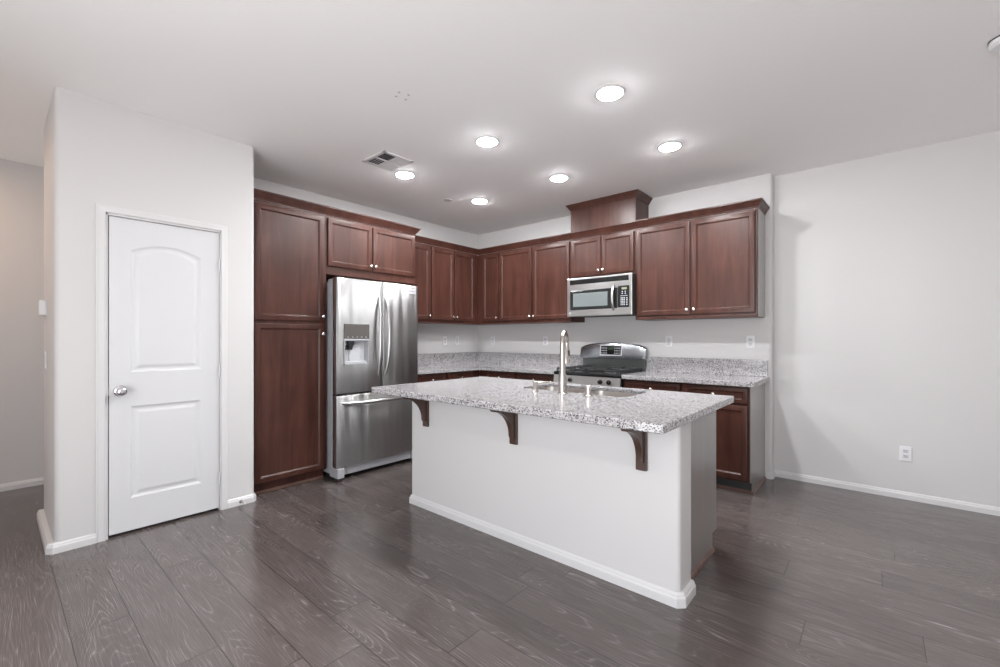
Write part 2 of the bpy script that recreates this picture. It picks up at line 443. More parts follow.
# ------------------------------------------------------------------ pantry door
def rect(u0, u1, v0, v1): return [(u0, v0), (u1, v0), (u1, v1), (u0, v1)]
def mapX(x): return lambda u, v, n: (x + n, u, v)          # face looking along +x
def mapY(y): return lambda u, v, n: (u, y - n, v)          # face looking along -y

d_org = (XP - 0.03, (DY0 + DY1) / 2, 0)
b = MB(d_org); f = mapX(XP - 0.045)
T = 0.035
S0, S1, Z0, Z1 = DY0 + 0.018, DY1 - 0.008, 0.018, 2.036
u0, u1 = -3.975, -3.582
def quad(pts, n=T): b.face([b.v(f(p[0], p[1], n)) for p in pts])
def panel_outline(ins, z0, z1, rise, k=12):
    """rectangle with arched top, inset by ins"""
    a, c_ = u0 + ins, u1 - ins
    top = [(c_ + (a - c_) * i / k, z1 - ins + (rise * (1 - (2 * i / k - 1) ** 2) if rise else 0)) for i in range(k + 1)]
    return [(a, z0 + ins), (c_, z0 + ins)] + top
PU = (1.043, 1.836, 0.052); PLo = (0.226, 0.823, 0.0)
quad(rect(S0, u0, Z0, Z1)); quad(rect(u1, S1, Z0, Z1))
quad(rect(u0, u1, Z0, PLo[0])); quad(rect(u0, u1, PLo[1], PU[0]))
o_ = panel_outline(0, *PU)[2:]
b.face([b.v(f(p[0], p[1], T)) for p in (o_ + [(u0, Z1), (u1, Z1)])])
for pan in (PU, PLo):
    rings = [[f(p[0], p[1], n) for p in panel_outline(i, *pan)] for i, n in
             ((0, T), (0.006, T - 0.003), (0.012, T - 0.0075), (0.020, T - 0.0085), (0.026, T - 0.0085), (0.042, T - 0.003), (0.048, T - 0.002))]
    R = [[b.v(p) for p in r] for r in rings]
    for A, B in zip(R, R[1:]):
        for i in range(len(A)): b.face([A[i], A[(i + 1) % len(A)], B[(i + 1) % len(A)], B[i]])
    b.face(R[-1])
# edges and back
fr = [b.v(f(*p, T)) for p in rect(S0, S1, Z0, Z1)]; bk = [b.v(f(*p, 0)) for p in rect(S0, S1, Z0, Z1)]
for i in range(4): b.face([fr[i], fr[(i + 1) % 4], bk[(i + 1) % 4], bk[i]])
b.face(bk)
# drop the coplanar front cap made only of edges
door = struct(b.build('door_1', M['door']))
door.location = d_org
# knob, latch, hinges
kz, ky = 0.927, -4.026; kx = XP - 0.010
kb = MB(d_org); kb.lathe((kx, ky, kz), [(0.0, 0), (0.034, 0), (0.034, 0.004), (0.026, 0.010), (0.013, 0.014), (0.012, 0.030), (0.020, 0.036), (0.028, 0.046), (0.030, 0.056), (0.026, 0.066), (0.014, 0.072), (0.006, 0.0725), (0.0, 0.0725)], 'x', 28)
kb.build('door_knob', M['chrome'], door, smooth=50, label='round chrome door knob')
kb = MB(d_org); kb.box(XP - 0.036, XP - 0.009, DY0 + 0.0125, DY0 + 0.0185, kz - 0.028, kz + 0.028, 0.001)
kb.build('latch_plate', M['nickel'], door)
for hz in (1.80, 1.03, 0.236):
    kb = MB(d_org); kb.lathe((XP + 0.004, DY1 - 0.010, hz - 0.045), [(0.0, 0), (0.0065, 0.0), (0.0065, 0.09), (0.0, 0.09)], 'z', 10)
    kb.build('hinge', M['door'], door, smooth=40)
# casing + jamb
b = MB((XP, -3.78, 0))
CP = [(0, 0), (0.0, 0.011), (0.004, 0.0145), (0.012, 0.0125), (0.034, 0.013), (0.038, 0.009), (0.044, 0.008), (0.046, 0.0)]
path = [(DY0, 0.0), (DY0, DZ), (DY1, DZ), (DY1, 0.0)]
rings = []
for i, p in enumerate(path):
    sy = -1 if i < 2 else 1; up = 0 if i in (0, 3) else 1
    rings.append([(XP + n, p[0] + sy * w, p[1] + up * w) for w, n in CP])
b.loft(rings)
for y0_, y1_ in ((DY0, DY0 + 0.012), (DY1 - 0.006, DY1)): b.box(XP - 0.13, XP, y0_, y1_, 0, DZ)
b.box(XP - 0.13, XP, DY0, DY1, DZ - 0.012, DZ)
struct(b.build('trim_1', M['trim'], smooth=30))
# door stop on the closet baseboard
b = MB((XP + 0.0135, -3.335, 0.028)); b.tube([(XP + 0.0135, -3.335, 0.028), (XP + 0.02, -3.334, 0.028), (XP + 0.0215, -3.334, 0.028), (XP + 0.065, -3.325, 0.026)], [0.011, 0.011, 0.0055, 0.0055], 10)
ds = thing('door_stop', 'small spring door stop on the white baseboard right of the pantry door', 'door stop', (XP + 0.0135, -3.335, 0.028))
b.build('spring', M['nickel'], ds, smooth=40)
b = MB((XP + 0.0135, -3.335, 0.028)); b.lathe((XP + 0.064, -3.325, 0.026), [(0, 0), (0.0075, 0), (0.0075, 0.012), (0.005, 0.015), (0, 0.015)], 'x', 10)
b.build('rubber_tip', M['plastic'], ds, smooth=40)

# ------------------------------------------------------------------ cabinets
def door_front(parent, fm, u0, u1, v0, v1, name='door', T=0.020, fw=0.039, mat=None, org=None, knob=None, side='x'):
    b = MB(org)
    rings = [(0.0, 0.0), (0.0, T - 0.004), (0.0015, T - 0.001), (0.005, T), (fw, T), (fw + 0.003, T - 0.002), (fw + 0.010, T - 0.0095), (fw + 0.012, T - 0.0105)]
    R = [[b.v(fm(p[0], p[1], n)) for p in rect(u0 + i, u1 - i, v0 + i, v1 - i)] for i, n in rings]
    for A, B in zip(R, R[1:]):
        for i in range(4): b.face([A[i], A[(i + 1) % 4], B[(i + 1) % 4], B[i]])
    b.face(R[0][::-1]); b.face(R[-1])
    d = b.build(name, mat or M['wood'], parent, smooth=18)
    if knob:
        kb = MB(org); ku, kv = knob
        p = fm(ku, kv, T); q = fm(ku, kv, T + 1)
        ax = 'x' if abs(q[0] - p[0]) > 0.5 else 'y'
        sg = 1 if ax == 'x' else -1
        kb.lathe(p, [(0.0, 0), (0.0085, 0), (0.0075, 0.002 * sg), (0.006, 0.012 * sg), (0.0105, 0.015 * sg), (0.0145, 0.020 * sg), (0.0145, 0.0245 * sg), (0.010, 0.028 * sg), (0.0, 0.029 * sg)], ax, 16)
        kb.build('knob', M['knob'], d, smooth=50)
    return d

FX = 0.600      # tall cabinet face frame plane
tallc = thing('tall_cabinet', 'floor to crown dark cherry pantry cabinet with two stacked doors, left of the refrigerator', 'cabinet', (0.3, -2.9, 0))
o3 = (0.3, -2.9, 0)
TY0, TY1 = YP1 + 0.004, -2.604
b = MB(o3); b.box(0.004, FX, TY0, TY1, 0.0945, 2.372); b.build('carcass', M['wood'], tallc)
b = MB(o3); b.box(0.004, FX - 0.055, TY0, TY1, 0.0, 0.094); b.build('toe_kick', M['wood'], tallc)
b = MB(o3); b.box(FX - 0.055, FX - 0.043, TY0, TY1, 0.0, 0.022, 0.004); b.build('shoe_molding', M['shoe'], tallc)
fm = mapX(FX)
door_front(tallc, fm, TY0 + 0.02, -2.632, 1.413, 2.345, 'door', org=o3, knob=(-2.648, 1.456))
door_front(tallc, fm, TY0 + 0.02, -2.632, 0.105, 1.386, 'door', org=o3, knob=(-2.648, 1.302))

o3 = (0.3, -2.1, 1.83)
fcab = thing('wall_cabinet', 'wide short two-door cherry cabinet above the refrigerator', 'cabinet', o3)
FY0, FY1 = TY1 + 0.001, -1.604
b = MB(o3); b.box(0.004, FX, FY0, FY1, 1.842, 2.372); b.build('carcass', M['wood'], fcab)
door_front(fcab, fm, FY0 + 0.010, -2.142, 1.916, 2.345, org=o3, knob=(-2.163, 1.962))
door_front(fcab, fm, -2.130, FY1 - 0.014, 1.916, 2.345, org=o3, knob=(-2.109, 1.962))

UX = 0.315; UZ0, UZ1 = 1.449, 2.372; DB, DT = 1.487, 2.350
def upper(label, loc, box, fmap, doors, extra=None):
    c_ = thing('wall_cabinet', label, 'cabinet', loc)
    b = MB(loc); b.box(*box); b.build('carcass', M['wood'], c_)
    for (a0, a1, z0, z1, kn) in doors: door_front(c_, fmap, a0, a1, z0, z1, org=loc, knob=kn)
    return c_
KZ = 1.53
fu = mapX(UX); fr_ = mapY(-UX)
upper('single-door cherry wall cabinet just right of the refrigerator, partly behind it', (0.15, -1.4, UZ0), (0.004, UX, -1.602, -1.158, UZ0, UZ1), fu,
      [(-1.588, -1.166, DB, DT, (-1.187, KZ))])
upper('two-door cherry wall cabinet on the refrigerator wall, ending in the room corner', (0.15, -0.8, UZ0), (0.004, UX, -1.157, -0.345, UZ0, UZ1), fu,
      [(-1.144, -0.785, DB, DT, (-0.806, KZ)), (-0.770, -0.412, DB, DT, (-0.749, KZ))])
upper('narrow single-door cherry wall cabinet in the corner on the range wall', (0.4, -0.15, UZ0), (0.004, 0.683, -UX, -0.004, UZ0, UZ1), fr_,
      [(0.400, 0.673, DB, DT, (0.652, KZ))])
upper('two-door tall cherry wall cabinet left of the microwave', (1.2, -0.15, UZ0), (0.684, 1.741, -UX, -0.004, UZ0, UZ1), fr_,
      [(0.694, 1.203, DB, DT, (1.181, KZ)), (1.219, 1.727, DB, DT, (1.241, KZ))])
upper('short two-door cherry cabinet directly above the microwave', (2.1, -0.15, 1.92), (1.742, 2.502, -UX, -0.004, 1.92, UZ1), fr_,
      [(1.762, 2.118, 1.944, DT, (2.098, 1.990)), (2.130, 2.486, 1.944, DT, (2.150, 1.990))])
rc = upper('wide two-door cherry wall cabinet right of the microwave, nearest the bare wall', (3.0, -0.15, UZ0), (2.503, 3.577, -UX, -0.004, UZ0, UZ1), fr_,
      [(2.519, 3.030, DB, DT, (3.008, KZ)), (3.048, 3.562, DB, DT, (3.070, KZ))])
b = MB((3.0, -0.15, UZ0)); b.box(3.5775, 3.583, -UX + 0.02, -0.004, UZ0 + 0.004, UZ1); b.build('end_panel', M['panel'], rc)
b = MB((3.0, -0.15, UZ0)); b.box(2.503, 3.583, -UX - 0.012, -UX - 0.0005, UZ0, UZ0 + 0.024, 0.003); b.build('light_rail', M['woodx'], rc)

# crown moulding
CR = [(0.0, 0.0), (0.005, 0.0), (0.008, 0.006), (0.010, 0.014), (0.018, 0.022), (0.027, 0.038), (0.035, 0.050), (0.039, 0.055), (0.044, 0.057), (0.044, 0.068), (0.0, 0.068)]
b = MB((FX, -2.4, UZ1)); sweep(b, [(UX + 0.001, FY1 - 0.0), (FX + 0.004, FY1 - 0.0), (FX + 0.004, TY0)][::-1], [(u, w) for u, w in CR], 2.3725)
tag(b.build('crown_molding', M['wood'], smooth=30), 'dark cherry crown molding along the top of the deep pantry and refrigerator cabinets', 'crown molding')
b = MB((1.5, -0.4, UZ1)); sweep(b, [(UX + 0.004, FY1 + 0.056), (UX + 0.004, -UX - 0.004), (3.577, -UX - 0.004), (3.577, -0.002)], CR, 2.3725)
tag(b.build('crown_molding', M['wood'], smooth=30), 'dark cherry crown molding wrapping the shallow cabinets through the room corner to the bare wall', 'crown molding')

# vent box to the ceiling above the microwave cabinet
o3 = (2.14, -0.2, 2.443)
vb = thing('vent_cover_box', 'cherry vent cover box with its own crown, between the cabinets and the ceiling', 'vent cover', o3)
BX0, BX1, BYF = 1.758, 2.508, -0.335
b = MB(o3); b.box(BX0, BX1, BYF, -0.004, 2.4445, 2.742); b.build('box', M['wood'], vb)
for xa, xb_ in ((BX1 - 0.02, BX1 + 0.004), (BX0 - 0.004, BX0 + 0.02)):
    b = MB(o3); b.box(xa, xb_, BYF - 0.004, BYF + 0.018, 2.4445, 2.675, 0.002); b.build('corner_trim', M['wood'], vb)
b = MB(o3); sweep(b, [(BX0, -0.004), (BX0, BYF), (BX1, BYF), (BX1, -0.004)], CR, 2.677); b.build('crown', M['wood'], vb, smooth=30)

# base cabinets
BX = 0.595
def base_unit(label, loc, fmap, a0, a1, axis, fronts, panel=None):
    c_ = thing('base_cabinet', label, 'cabinet', loc)
    b = MB(loc); t = MB(loc)
    if axis == 'x': b.box(0.004, BX, a0, a1, 0.100, 0.8745); t.box(0.004, BX - 0.065, a0, a1, 0, 0.0995)
    else: b.box(a0, a1, -BX, -0.004, 0.100, 0.8745); t.box(a0, a1, -BX + 0.065, -0.004, 0, 0.0995)
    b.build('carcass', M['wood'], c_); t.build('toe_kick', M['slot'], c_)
    for (p0, p1, ks) in fronts:
        dr = door_front(c_, fmap, p0, p1, 0.738, 0.858, 'drawer', fw=0.028, org=loc, knob=((p0 + p1) / 2, 0.798))
        kv = p1 - 0.03 if ks > 0 else p0 + 0.03
        door_front(c_, fmap, p0, p1, 0.118, 0.716, 'door', org=loc, knob=(kv, 0.672))
    return c_
fb, fc = mapX(BX), mapY(-BX)
base_unit('cherry base cabinet beside the refrigerator, only its drawer showing past the island', (0.3, -1.4, 0), fb, -1.600, -1.150, 'x', [(-1.585, -1.172, 1)])
base_unit('cherry base cabinet along the refrigerator wall nearest the room corner', (0.3, -0.9, 0), fb, -1.149, -0.596, 'x', [(-1.134, -0.725, 1)])
base_unit('cherry base cabinet on the range wall nearest the room corner', (0.6, -0.3, 0), fc, 0.004 + BX + 0.001, 1.172, 'y', [(0.730, 1.158, 1)])
base_unit('cherry base cabinet immediately left of the gas range', (1.4, -0.3, 0), fc, 1.173, 1.734, 'y', [(1.192, 1.718, -1)])
rb = base_unit('two-door cherry base cabinet with two drawers, right of the gas range', (3.0, -0.3, 0), fc, 2.502, 3.576, 'y', [(2.522, 3.036, 1), (3.058, 3.560, -1)])
b = MB((3.0, -0.3, 0)); b.prism([(-0.002, 0.0), (-0.002, 0.8745), (-BX - 0.004, 0.8745), (-BX - 0.004, 0.10), (-BX + 0.055, 0.10), (-BX + 0.055, 0.0)], 3.5765, 3.582, 'x'); b.build('end_panel', M['panel'], rb)
b = MB((3.0, -0.3, 0)); sweep(b, [(2.502, -BX + 0.065), (3.582, -BX + 0.065)], [(0, 0), (0.012, 0), (0.012, 0.008), (0.004, 0.02), (0, 0.02)])
sweep(b, [(3.582, -BX + 0.053), (3.582, -0.018)], [(0, 0), (0.012, 0), (0.012, 0.008), (0.004, 0.02), (0, 0.02)])
b.build('shoe_molding', M['shoe'], rb)

# perimeter countertops with backsplash
CZ0, CZ1, CD = 0.875, 0.915, 0.645
o3 = (0.3, -0.8, CZ0)
ct = thing('countertop', 'L-shaped grey granite countertop in the room corner between refrigerator and range', 'countertop', o3)
b = MB(o3); b.prism([(0.003, -1.618), (CD, -1.618), (CD, -CD), (1.737, -CD), (1.737, -0.003), (0.003, -0.003)], CZ0, CZ1, bev=0.004)
b.build('slab', M['granite'], ct)
b = MB(o3); b.prism([(0.003, -1.618), (0.023, -1.618), (0.023, -0.023), (1.737, -0.023), (1.737, -0.003), (0.003, -0.003)], CZ1, 1.068, bev=0.002)
b.build('backsplash', M['granite'], ct)
o3 = (3.05, -0.3, CZ0)
ct = thing('countertop', 'straight grey granite countertop right of the range, ending at the bare wall', 'countertop', o3)
b = MB(o3); b.box(2.501, 3.618, -CD, -0.003, CZ0, CZ1, 0.004); b.build('slab', M['granite'], ct)
b = MB(o3); b.box(2.501, 3.604, -0.023, -0.003, CZ1 + 0.0002, 1.068, 0.002); b.build('backsplash', M['granite'], ct)

# ------------------------------------------------------------------ refrigerator
o3 = (0.4, -2.16, 0)
fg = thing('refrigerator', 'stainless french-door refrigerator with ice dispenser and bottom freezer', 'refrigerator', o3)
RY0, RY1 = -2.598, -1.698; RS = -2.138; XD0, XD1 = 0.705, 0.785
b = MB(o3); b.box(0.05, 0.668, RY0 + 0.016, RY1 - 0.016, 0.045, 1.775, 0.004); b.build('case', M['casegrey'], fg)
b = MB(o3); b.box(0.6685, XD0, RY0 + 0.022, RY1 - 0.022, 0.12, 1.77); b.build('gasket', M['gasket'], fg)
def curved_door(y0, y1, z0, z1, full0, full1, hole=None, bulge=0.016, n=16):
    """slab with a slightly bowed front; bow spans full0..full1; hole=(ya,yb,za,zb) left open"""
    b = MB(o3); r = 0.010
    def fx(y): t = (y - full0) / (full1 - full0) * 2 - 1; return XD1 - bulge + bulge * (1 - t * t)
    ys = [y0, y0 + 0.003, y0 + r] + [y0 + r + (y1 - y0 - 2 * r) * i / n for i in range(1, n)] + [y1 - r, y1 - 0.003, y1]
    zs = [z0, z0 + 0.003, z0 + r] + ([hole[2], hole[3]] if hole else []) + [z1 - r, z1 - 0.003, z1]
    if hole: ys = sorted(set([y for y in ys if not (abs(y - hole[0]) < 0.008 or abs(y - hole[1]) < 0.008)] + [hole[0], hole[1]]))
    def dep(y, z):
        e = min(y - y0, y1 - y, z - z0, z1 - z)
        return fx(y) - (0.010 if e < 1e-6 else 0.004 if e < 0.0031 else 0.0)
    V = [[b.v((dep(y, z), y, z)) for z in zs] for y in ys]
    for i in range(len(ys) - 1):
        for j in range(len(zs) - 1):
            if hole and hole[0] - 1e-6 <= ys[i] < hole[1] - 1e-6 and hole[2] - 1e-6 <= zs[j] < hole[3] - 1e-6: continue
            b.face([V[i][j], V[i + 1][j], V[i + 1][j + 1], V[i][j + 1]])
    # sides and back
    loop = [V[i][0] for i in range(len(ys))] + [V[-1][j] for j in range(1, len(zs))] + [V[i][-1] for i in range(len(ys) - 2, -1, -1)] + [V[0][j] for j in range(len(zs) - 2, 0, -1)]
    back = [b.v((XD0, v.co.y + o3[1], v.co.z + o3[2])) for v in loop]
    for i in range(len(loop)): b.face([loop[i], loop[(i + 1) % len(loop)], back[(i + 1) % len(loop)], back[i]])
    b.face(back)
    return b, fx
HO = (-2.530, -2.279, 1.026, 1.392)
b, fxl = curved_door(RY0, RS - 0.003, 0.771, 1.800, RY0, RY1, HO)
dl = b.build('left_door', M['steel'], fg, smooth=30)
b, fxr = curved_door(RS + 0.003, RY1, 0.771, 1.800, RY0, RY1)
dr = b.build('right_door', M['steel'], fg, smooth=30)
b, _ = curved_door(RY0, RY1, 0.124, 0.757, RY0, RY1)
df = b.build('freezer_drawer', M['steel'], fg, smooth=30)
# dispenser in the left door
xs = fxl(-2.4)
b = MB(o3); b.box(XD0 + 0.01, xs + 0.001, HO[0], HO[1], 1.258, HO[3], 0.003); M['disp_panel'] = plain('dispenser_panel', (0.10, 0.09, 0.085), 0.2)
disp = b.build('control_panel', M['disp_panel'], dl, label='dark glossy control panel above the dispenser')
for k in range(5):
    b = MB(o3); b.box(xs + 0.0012, xs + 0.0018, -2.50 + k * 0.045, -2.486 + k * 0.045, 1.272, 1.277); b.build('button', M['button'], dl)
b = MB(o3); b.box(XD0 + 0.012, xs + 0.0005, HO[0] + 0.0, HO[1], 1.242, 1.2575, 0.002)
b.box(XD0 + 0.012, xs + 0.002, HO[0], HO[0] + 0.008, HO[2], 1.242); b.box(XD0 + 0.012, xs + 0.002, HO[1] - 0.008, HO[1], HO[2], 1.242)
b.box(XD0 + 0.012, xs + 0.002, HO[0], HO[1], HO[2], HO[2] + 0.010); b.build('dispenser_frame', M['casegrey'], dl)
b = MB(o3)
b.box(XD0 + 0.001, XD0 + 0.010, HO[0] + 0.008, HO[1] - 0.008, HO[2] + 0.01, 1.242)
b.box(XD0 + 0.010, XD0 + 0.06, HO[0] + 0.009, HO[1] - 0.009, HO[2] + 0.0105, HO[2] + 0.03, 0.004)
b.prism([(XD0 + 0.010, HO[2] + 0.03), (XD0 + 0.022, HO[2] + 0.03), (XD0 + 0.014, 1.22), (XD0 + 0.010, 1.22)], -2.45, -2.34, 'y'); b.build('dispenser_cavity', M['disp_grey'], dl, smooth=30)
b = MB(o3); b.lathe((XD0 + 0.042, -2.448, 1.160), [(0, 0), (0.014, 0), (0.018, 0.03), (0.030, 0.05), (0.034, 0.080), (0, 0.080)], 'z', 14)
b.prism([(XD0 + 0.012, 1.16), (XD0 + 0.035, 1.19), (XD0 + 0.03, 1.2), (XD0 + 0.012, 1.2)], -2.50, -2.42, 'y'); b.build('spout', M['gasket'], dl, smooth=40)
# handles: vertical bows at the centre split
def bow(pa, pb, out, r, n=18, flat=None):
    pa, pb, out = Vector(pa), Vector(pb), Vector(out)
    pts, rr = [], []
    for i in range(n + 1):
        t = i / n; k = 1 - (2 * t - 1) ** 4
        s_ = 1 - (2 * t - 1) ** 2
        pts.append(pa.lerp(pb, t) + out * (0.38 * k + 0.62 * s_)); rr.append(r * (0.72 + 0.28 * s_))
    return pts, rr
for dd, yy, lean, fxx in ((dl, RS - 0.050, -1, fxl), (dr, RS + 0.046, 1, fxr)):
    pts, rr = bow((fxx(yy) - 0.004, yy - lean * 0.012, 0.918), (fxx(yy) - 0.004, yy - lean * 0.012, 1.655), (0.052, lean * 0.014, 0), 0.014)
    b = MB(o3); b.tube(pts, rr, 12, 1.15); b.build('handle', M['steel2'], dd, smooth=60)
pts, rr = bow((fxl(-2.55) - 0.006, -2.545, 0.686), (fxl(-1.78) - 0.006, -1.775, 0.686), (0.058, 0, -0.006), 0.016, 22)
b = MB(o3); b.tube(pts, rr, 12, 0.9); b.build('handle', M['steel2'], df, smooth=60)
b = MB(o3); xb = fxr(-1.795)
b.box(xb - 0.002, xb + 0.003, -1.822, -1.738, 1.712, 1.762, 0.001); bd = b.build('badge', M['badge'], dr)
b = MB(o3)
for k in range(8): b.box(xb + 0.003, xb + 0.0036, -1.814 + k * 0.009, -1.8085 + k * 0.009, 1.734, 1.742 + (0.006 if k in (0, 3, 4) else 0))
b.build('badge_lettering', M['badge_ink'], bd)
# hinge covers, grille, feet
for y in (RY0 + 0.05, RY1 - 0.05):
    b = MB(o3); b.box(0.60, XD1 - 0.03, y - 0.035, y + 0.035, 1.7755, 1.7955, 0.004); 
    b.build('hinge_cover', M['casegrey'], fg)
b = MB(o3); b.box(0.6685, 0.735, RY0 + 0.07, RY1 - 0.07, 0.040, 0.118, 0.004)
for k in range(3): b.box(0.733, 0.738, RY0 + 0.12, RY1 - 0.12, 0.055 + k * 0.018, 0.062 + k * 0.018)
b.build('kick_grille', M['casegrey'], fg)
for y in (RY0 + 0.034, RY1 - 0.034):
    b = MB(o3); b.box(0.64, 0.786, y - 0.030, y + 0.034, 0.030, 0.117, 0.006); b.build('foot_cover', M['casegrey'], fg)
    for x in (0.70, 0.12):
        b = MB(o3); b.lathe((x, y, 0.0), [(0, 0), (0.018, 0), (0.018, 0.012), (0.008, 0.014), (0.008, 0.0455), (0, 0.0455)], 'z', 12); b.build('leveling_foot', M['gasket'], fg, smooth=40)

# ------------------------------------------------------------------ gas range
o3 = (2.117, -0.33, 0)
gr = thing('gas_range', 'stainless and black freestanding gas range between the countertops', 'stove', o3)
GX0, GX1, GYF = 1.7395, 2.4985, -0.655
b = MB(o3); b.box(GX0, GX1, -0.63, -0.028, 0.012, 0.880, 0.003); b.build('body', M['black'], gr)
b = MB(o3); b.box(GX0 + .004, GX1 - .004, -0.662, -0.031, 0.8805, 0.918, 0.008); b.build('cooktop', M['black'], gr, smooth=30)
b = MB(o3); b.prism([(-0.6305, 0.788), (-0.668, 0.788), (-0.655, 0.8795), (-0.6305, 0.8795)], GX0 + 0.002, GX1 - 0.002, 'x', bev=0.002); cpn = b.build('control_panel', M['steel2'], gr)
for kx_ in (1.862, 1.946, 2.288, 2.380):
    b = MB(o3); b.lathe((kx_, -0.661, 0.834), [(0, 0), (0.023, 0), (0.023, -0.006), (0.019, -0.010), (0.017, -0.026), (0.013, -0.029), (0, -0.029)], 'y', 20)
    b.box(kx_ - 0.003, kx_ + 0.003, -0.696, -0.688, 0.818, 0.850); b.build('burner_knob', M['black'], cpn, smooth=40)
b = MB(o3); b.box(GX0 + 0.004, GX1 - 0.004, -0.665, -0.6305, 0.235, 0.780, 0.005); od = b.build('oven_door', M['steel2'], gr)
b = MB(o3); b.box(GX0 + 0.12, GX1 - 0.12, -0.668, -0.664, 0.34, 0.62, 0.002); b.build('window', M['darkglass'], od)
pts = [(GX0 + 0.06, -0.665, 0.725), (GX0 + 0.06, -0.70, 0.725), (GX0 + 0.075, -0.712, 0.725), (GX1 - 0.075, -0.712, 0.725), (GX1 - 0.06, -0.70, 0.725), (GX1 - 0.06, -0.665, 0.725)]
b = MB(o3); b.tube(pts, 0.011, 10); b.build('handle', M['steel2'], od, smooth=60)
b = MB(o3); b.box(GX0 + 0.004, GX1 - 0.004, -0.660, -0.6305, 0.055, 0.228, 0.005); b.build('drawer', M['steel2'], gr)
for x in (GX0 + 0.05, GX1 - 0.05):
    for y in (-0.58, -0.08):
        b = MB(o3); b.lathe((x, y, 0), [(0, 0), (0.016, 0), (0.016, 0.0125), (0, 0.0125)], 'z', 10); b.build('leveling_foot', M['gasket'], gr)
# backguard: dark riser + arched stainless console
b = MB(o3); b.box(GX0 + .006, GX1 - .006, -0.060, -0.030, 0.9185, 1.05, 0.003); b.build('riser', M['darksteel'], gr)
b = MB(o3); n = 18; rings = []
for i in range(n + 1):
    t = i / n; x = GX0 - 0.012 + (GX1 - GX0 + 0.018) * t
    zt = 1.178 + 0.040 * (1 - (2 * t - 1) ** 2) - 0.018 * (abs(2 * t - 1) ** 12)
    yb = -0.088 - 0.012 * (1 - (2 * t - 1) ** 2)
    rings.append([(x, -0.028, 1.036), (x, yb + 0.004, 1.036), (x, yb, 1.044), (x, yb + 0.018, zt - 0.02), (x, yb + 0.026, zt - 0.005), (x, yb + 0.036, zt), (x, -0.028, zt)])
b.loft(rings); bg = b.build('backguard', M['guardsteel'], gr, smooth=35)
def on_guard(x, z):
    t = (x - GX0) / (GX1 - GX0); k = 1 - (2 * t - 1) ** 2
    yb = -0.088 - 0.012 * k; zt = 1.178 + 0.04 * k
    return yb + 0.018 * (z - 1.044) / (zt - 0.02 - 1.044)
def guard_plate(x0, x1, z0, z1, n0, n1):
    b = MB(o3); A = []
    for n_ in (n0, n1): A.append([(x, on_guard(x, z) - n_, z) for x, z in ((x0, z0), (x1, z0), (x1, z1), (x0, z1))])
    b.loft(A); return b
guard_plate(1.985, 2.245, 1.072, 1.188, -0.002, 0.004).build('console_bezel', M['badge'], bg)
pn = guard_plate(1.995, 2.235, 1.082, 1.179, 0.003, 0.0055).build('console', M['darkglass'], bg)
guard_plate(2.085, 2.150, 1.135, 1.168, 0.005, 0.0063).build('clock_display', M['display_dim'], pn)
for xk in (2.005, 2.160):
    b = MB(o3)
    for r_ in range(3):
        for k in range(4):
            xx = xk + 0.0185 * k
            z = 1.092 + r_ * 0.028; y = on_guard(xx, z) - 0.0057
            b.box(xx, xx + 0.011, y - 0.0006, y + 0.001, z, z + 0.014)
    b.build('keypad', M['button'], pn)
# burners and grates
for ix, x in enumerate((1.93, 2.305)):
    for iy, y in enumerate((-0.50, -0.20)):
        b = MB(o3); b.lathe((x, y, 0.917), [(0, 0), (0.055, 0), (0.052, 0.006), (0.040, 0.008), (0.040, 0.014), (0.030, 0.018), (0, 0.019)], 'z', 20); b.build('burner', M['iron'], gr, smooth=40)
for x0_, x1_ in ((1.765, 2.108), (2.126, 2.470)):
    b = MB(o3); y0_, y1_ = -0.640, -0.085; zt0, zt1 = 0.938, 0.952; w = 0.012
    for yy in (y0_, (y0_ + y1_) / 2 - w / 2, y1_ - w): b.box(x0_, x1_, yy, yy + w, zt0, zt1, 0.003)
    for xx in (x0_, x1_ - w): b.box(xx, xx + w, y0_, y1_, zt0, zt1, 0.003)
    xm = (x0_ + x1_) / 2
    for yc in (-0.50, -0.22):
        b.box(xm - w / 2, xm + w / 2, yc - 0.125, yc - 0.035, zt0, zt1 + 0.006, 0.003); b.box(xm - w / 2, xm + w / 2, yc + 0.035, yc + 0.125, zt0, zt1 + 0.006, 0.003)
        b.box(x0_ + 0.01, xm - 0.04, yc - w / 2, yc + w / 2, zt0, zt1 + 0.006, 0.003); b.box(xm + 0.04, x1_ - 0.01, yc - w / 2, yc + w / 2, zt0, zt1 + 0.006, 0.003)
    for xx in (x0_, x1_ - w):
        for yy in (y0_, y1_ - w, (y0_ + y1_) / 2): b.box(xx, xx + w, yy, yy + w, 0.9183, zt0 + 0.002)
    b.build('grate', M['iron'], gr)

# ------------------------------------------------------------------ microwave
o3 = (2.122, -0.2, 1.505)
mw = thing('microwave', 'stainless over-the-range microwave with black vent strip, above the stove', 'microwave', o3)
MX0, MX1, MF = 1.7455, 2.4985, -0.400; MZ0, MZ1 = 1.500, 1.918
b = MB(o3); b.box(MX0 + 0.003, MX1 - 0.003, -0.372, -0.006, MZ0 + 0.006, MZ1 - 0.001, 0.003); b.build('case', M['gasket'], mw)
b = MB(o3); b.box(MX0, MX1, MF, -0.3725, MZ0, MZ1, 0.005); b.build('front', M['steel2'], mw)
b = MB(o3); b.box(1.782, 2.465, MF - 0.002, MF + 0.004, 1.848, 1.900, 0.002)
for k in range(4): b.box(1.786, 2.461, MF - 0.006, MF - 0.001, 1.852 + k * 0.012, 1.859 + k * 0.012)
b.build('vent_grille', M['black'], mw)
b = MB(o3); b.box(1.786, 2.345, MF - 0.006, MF + 0.004, 1.572, 1.782, 0.006); md = b.build('door_frame', M['black'], mw)
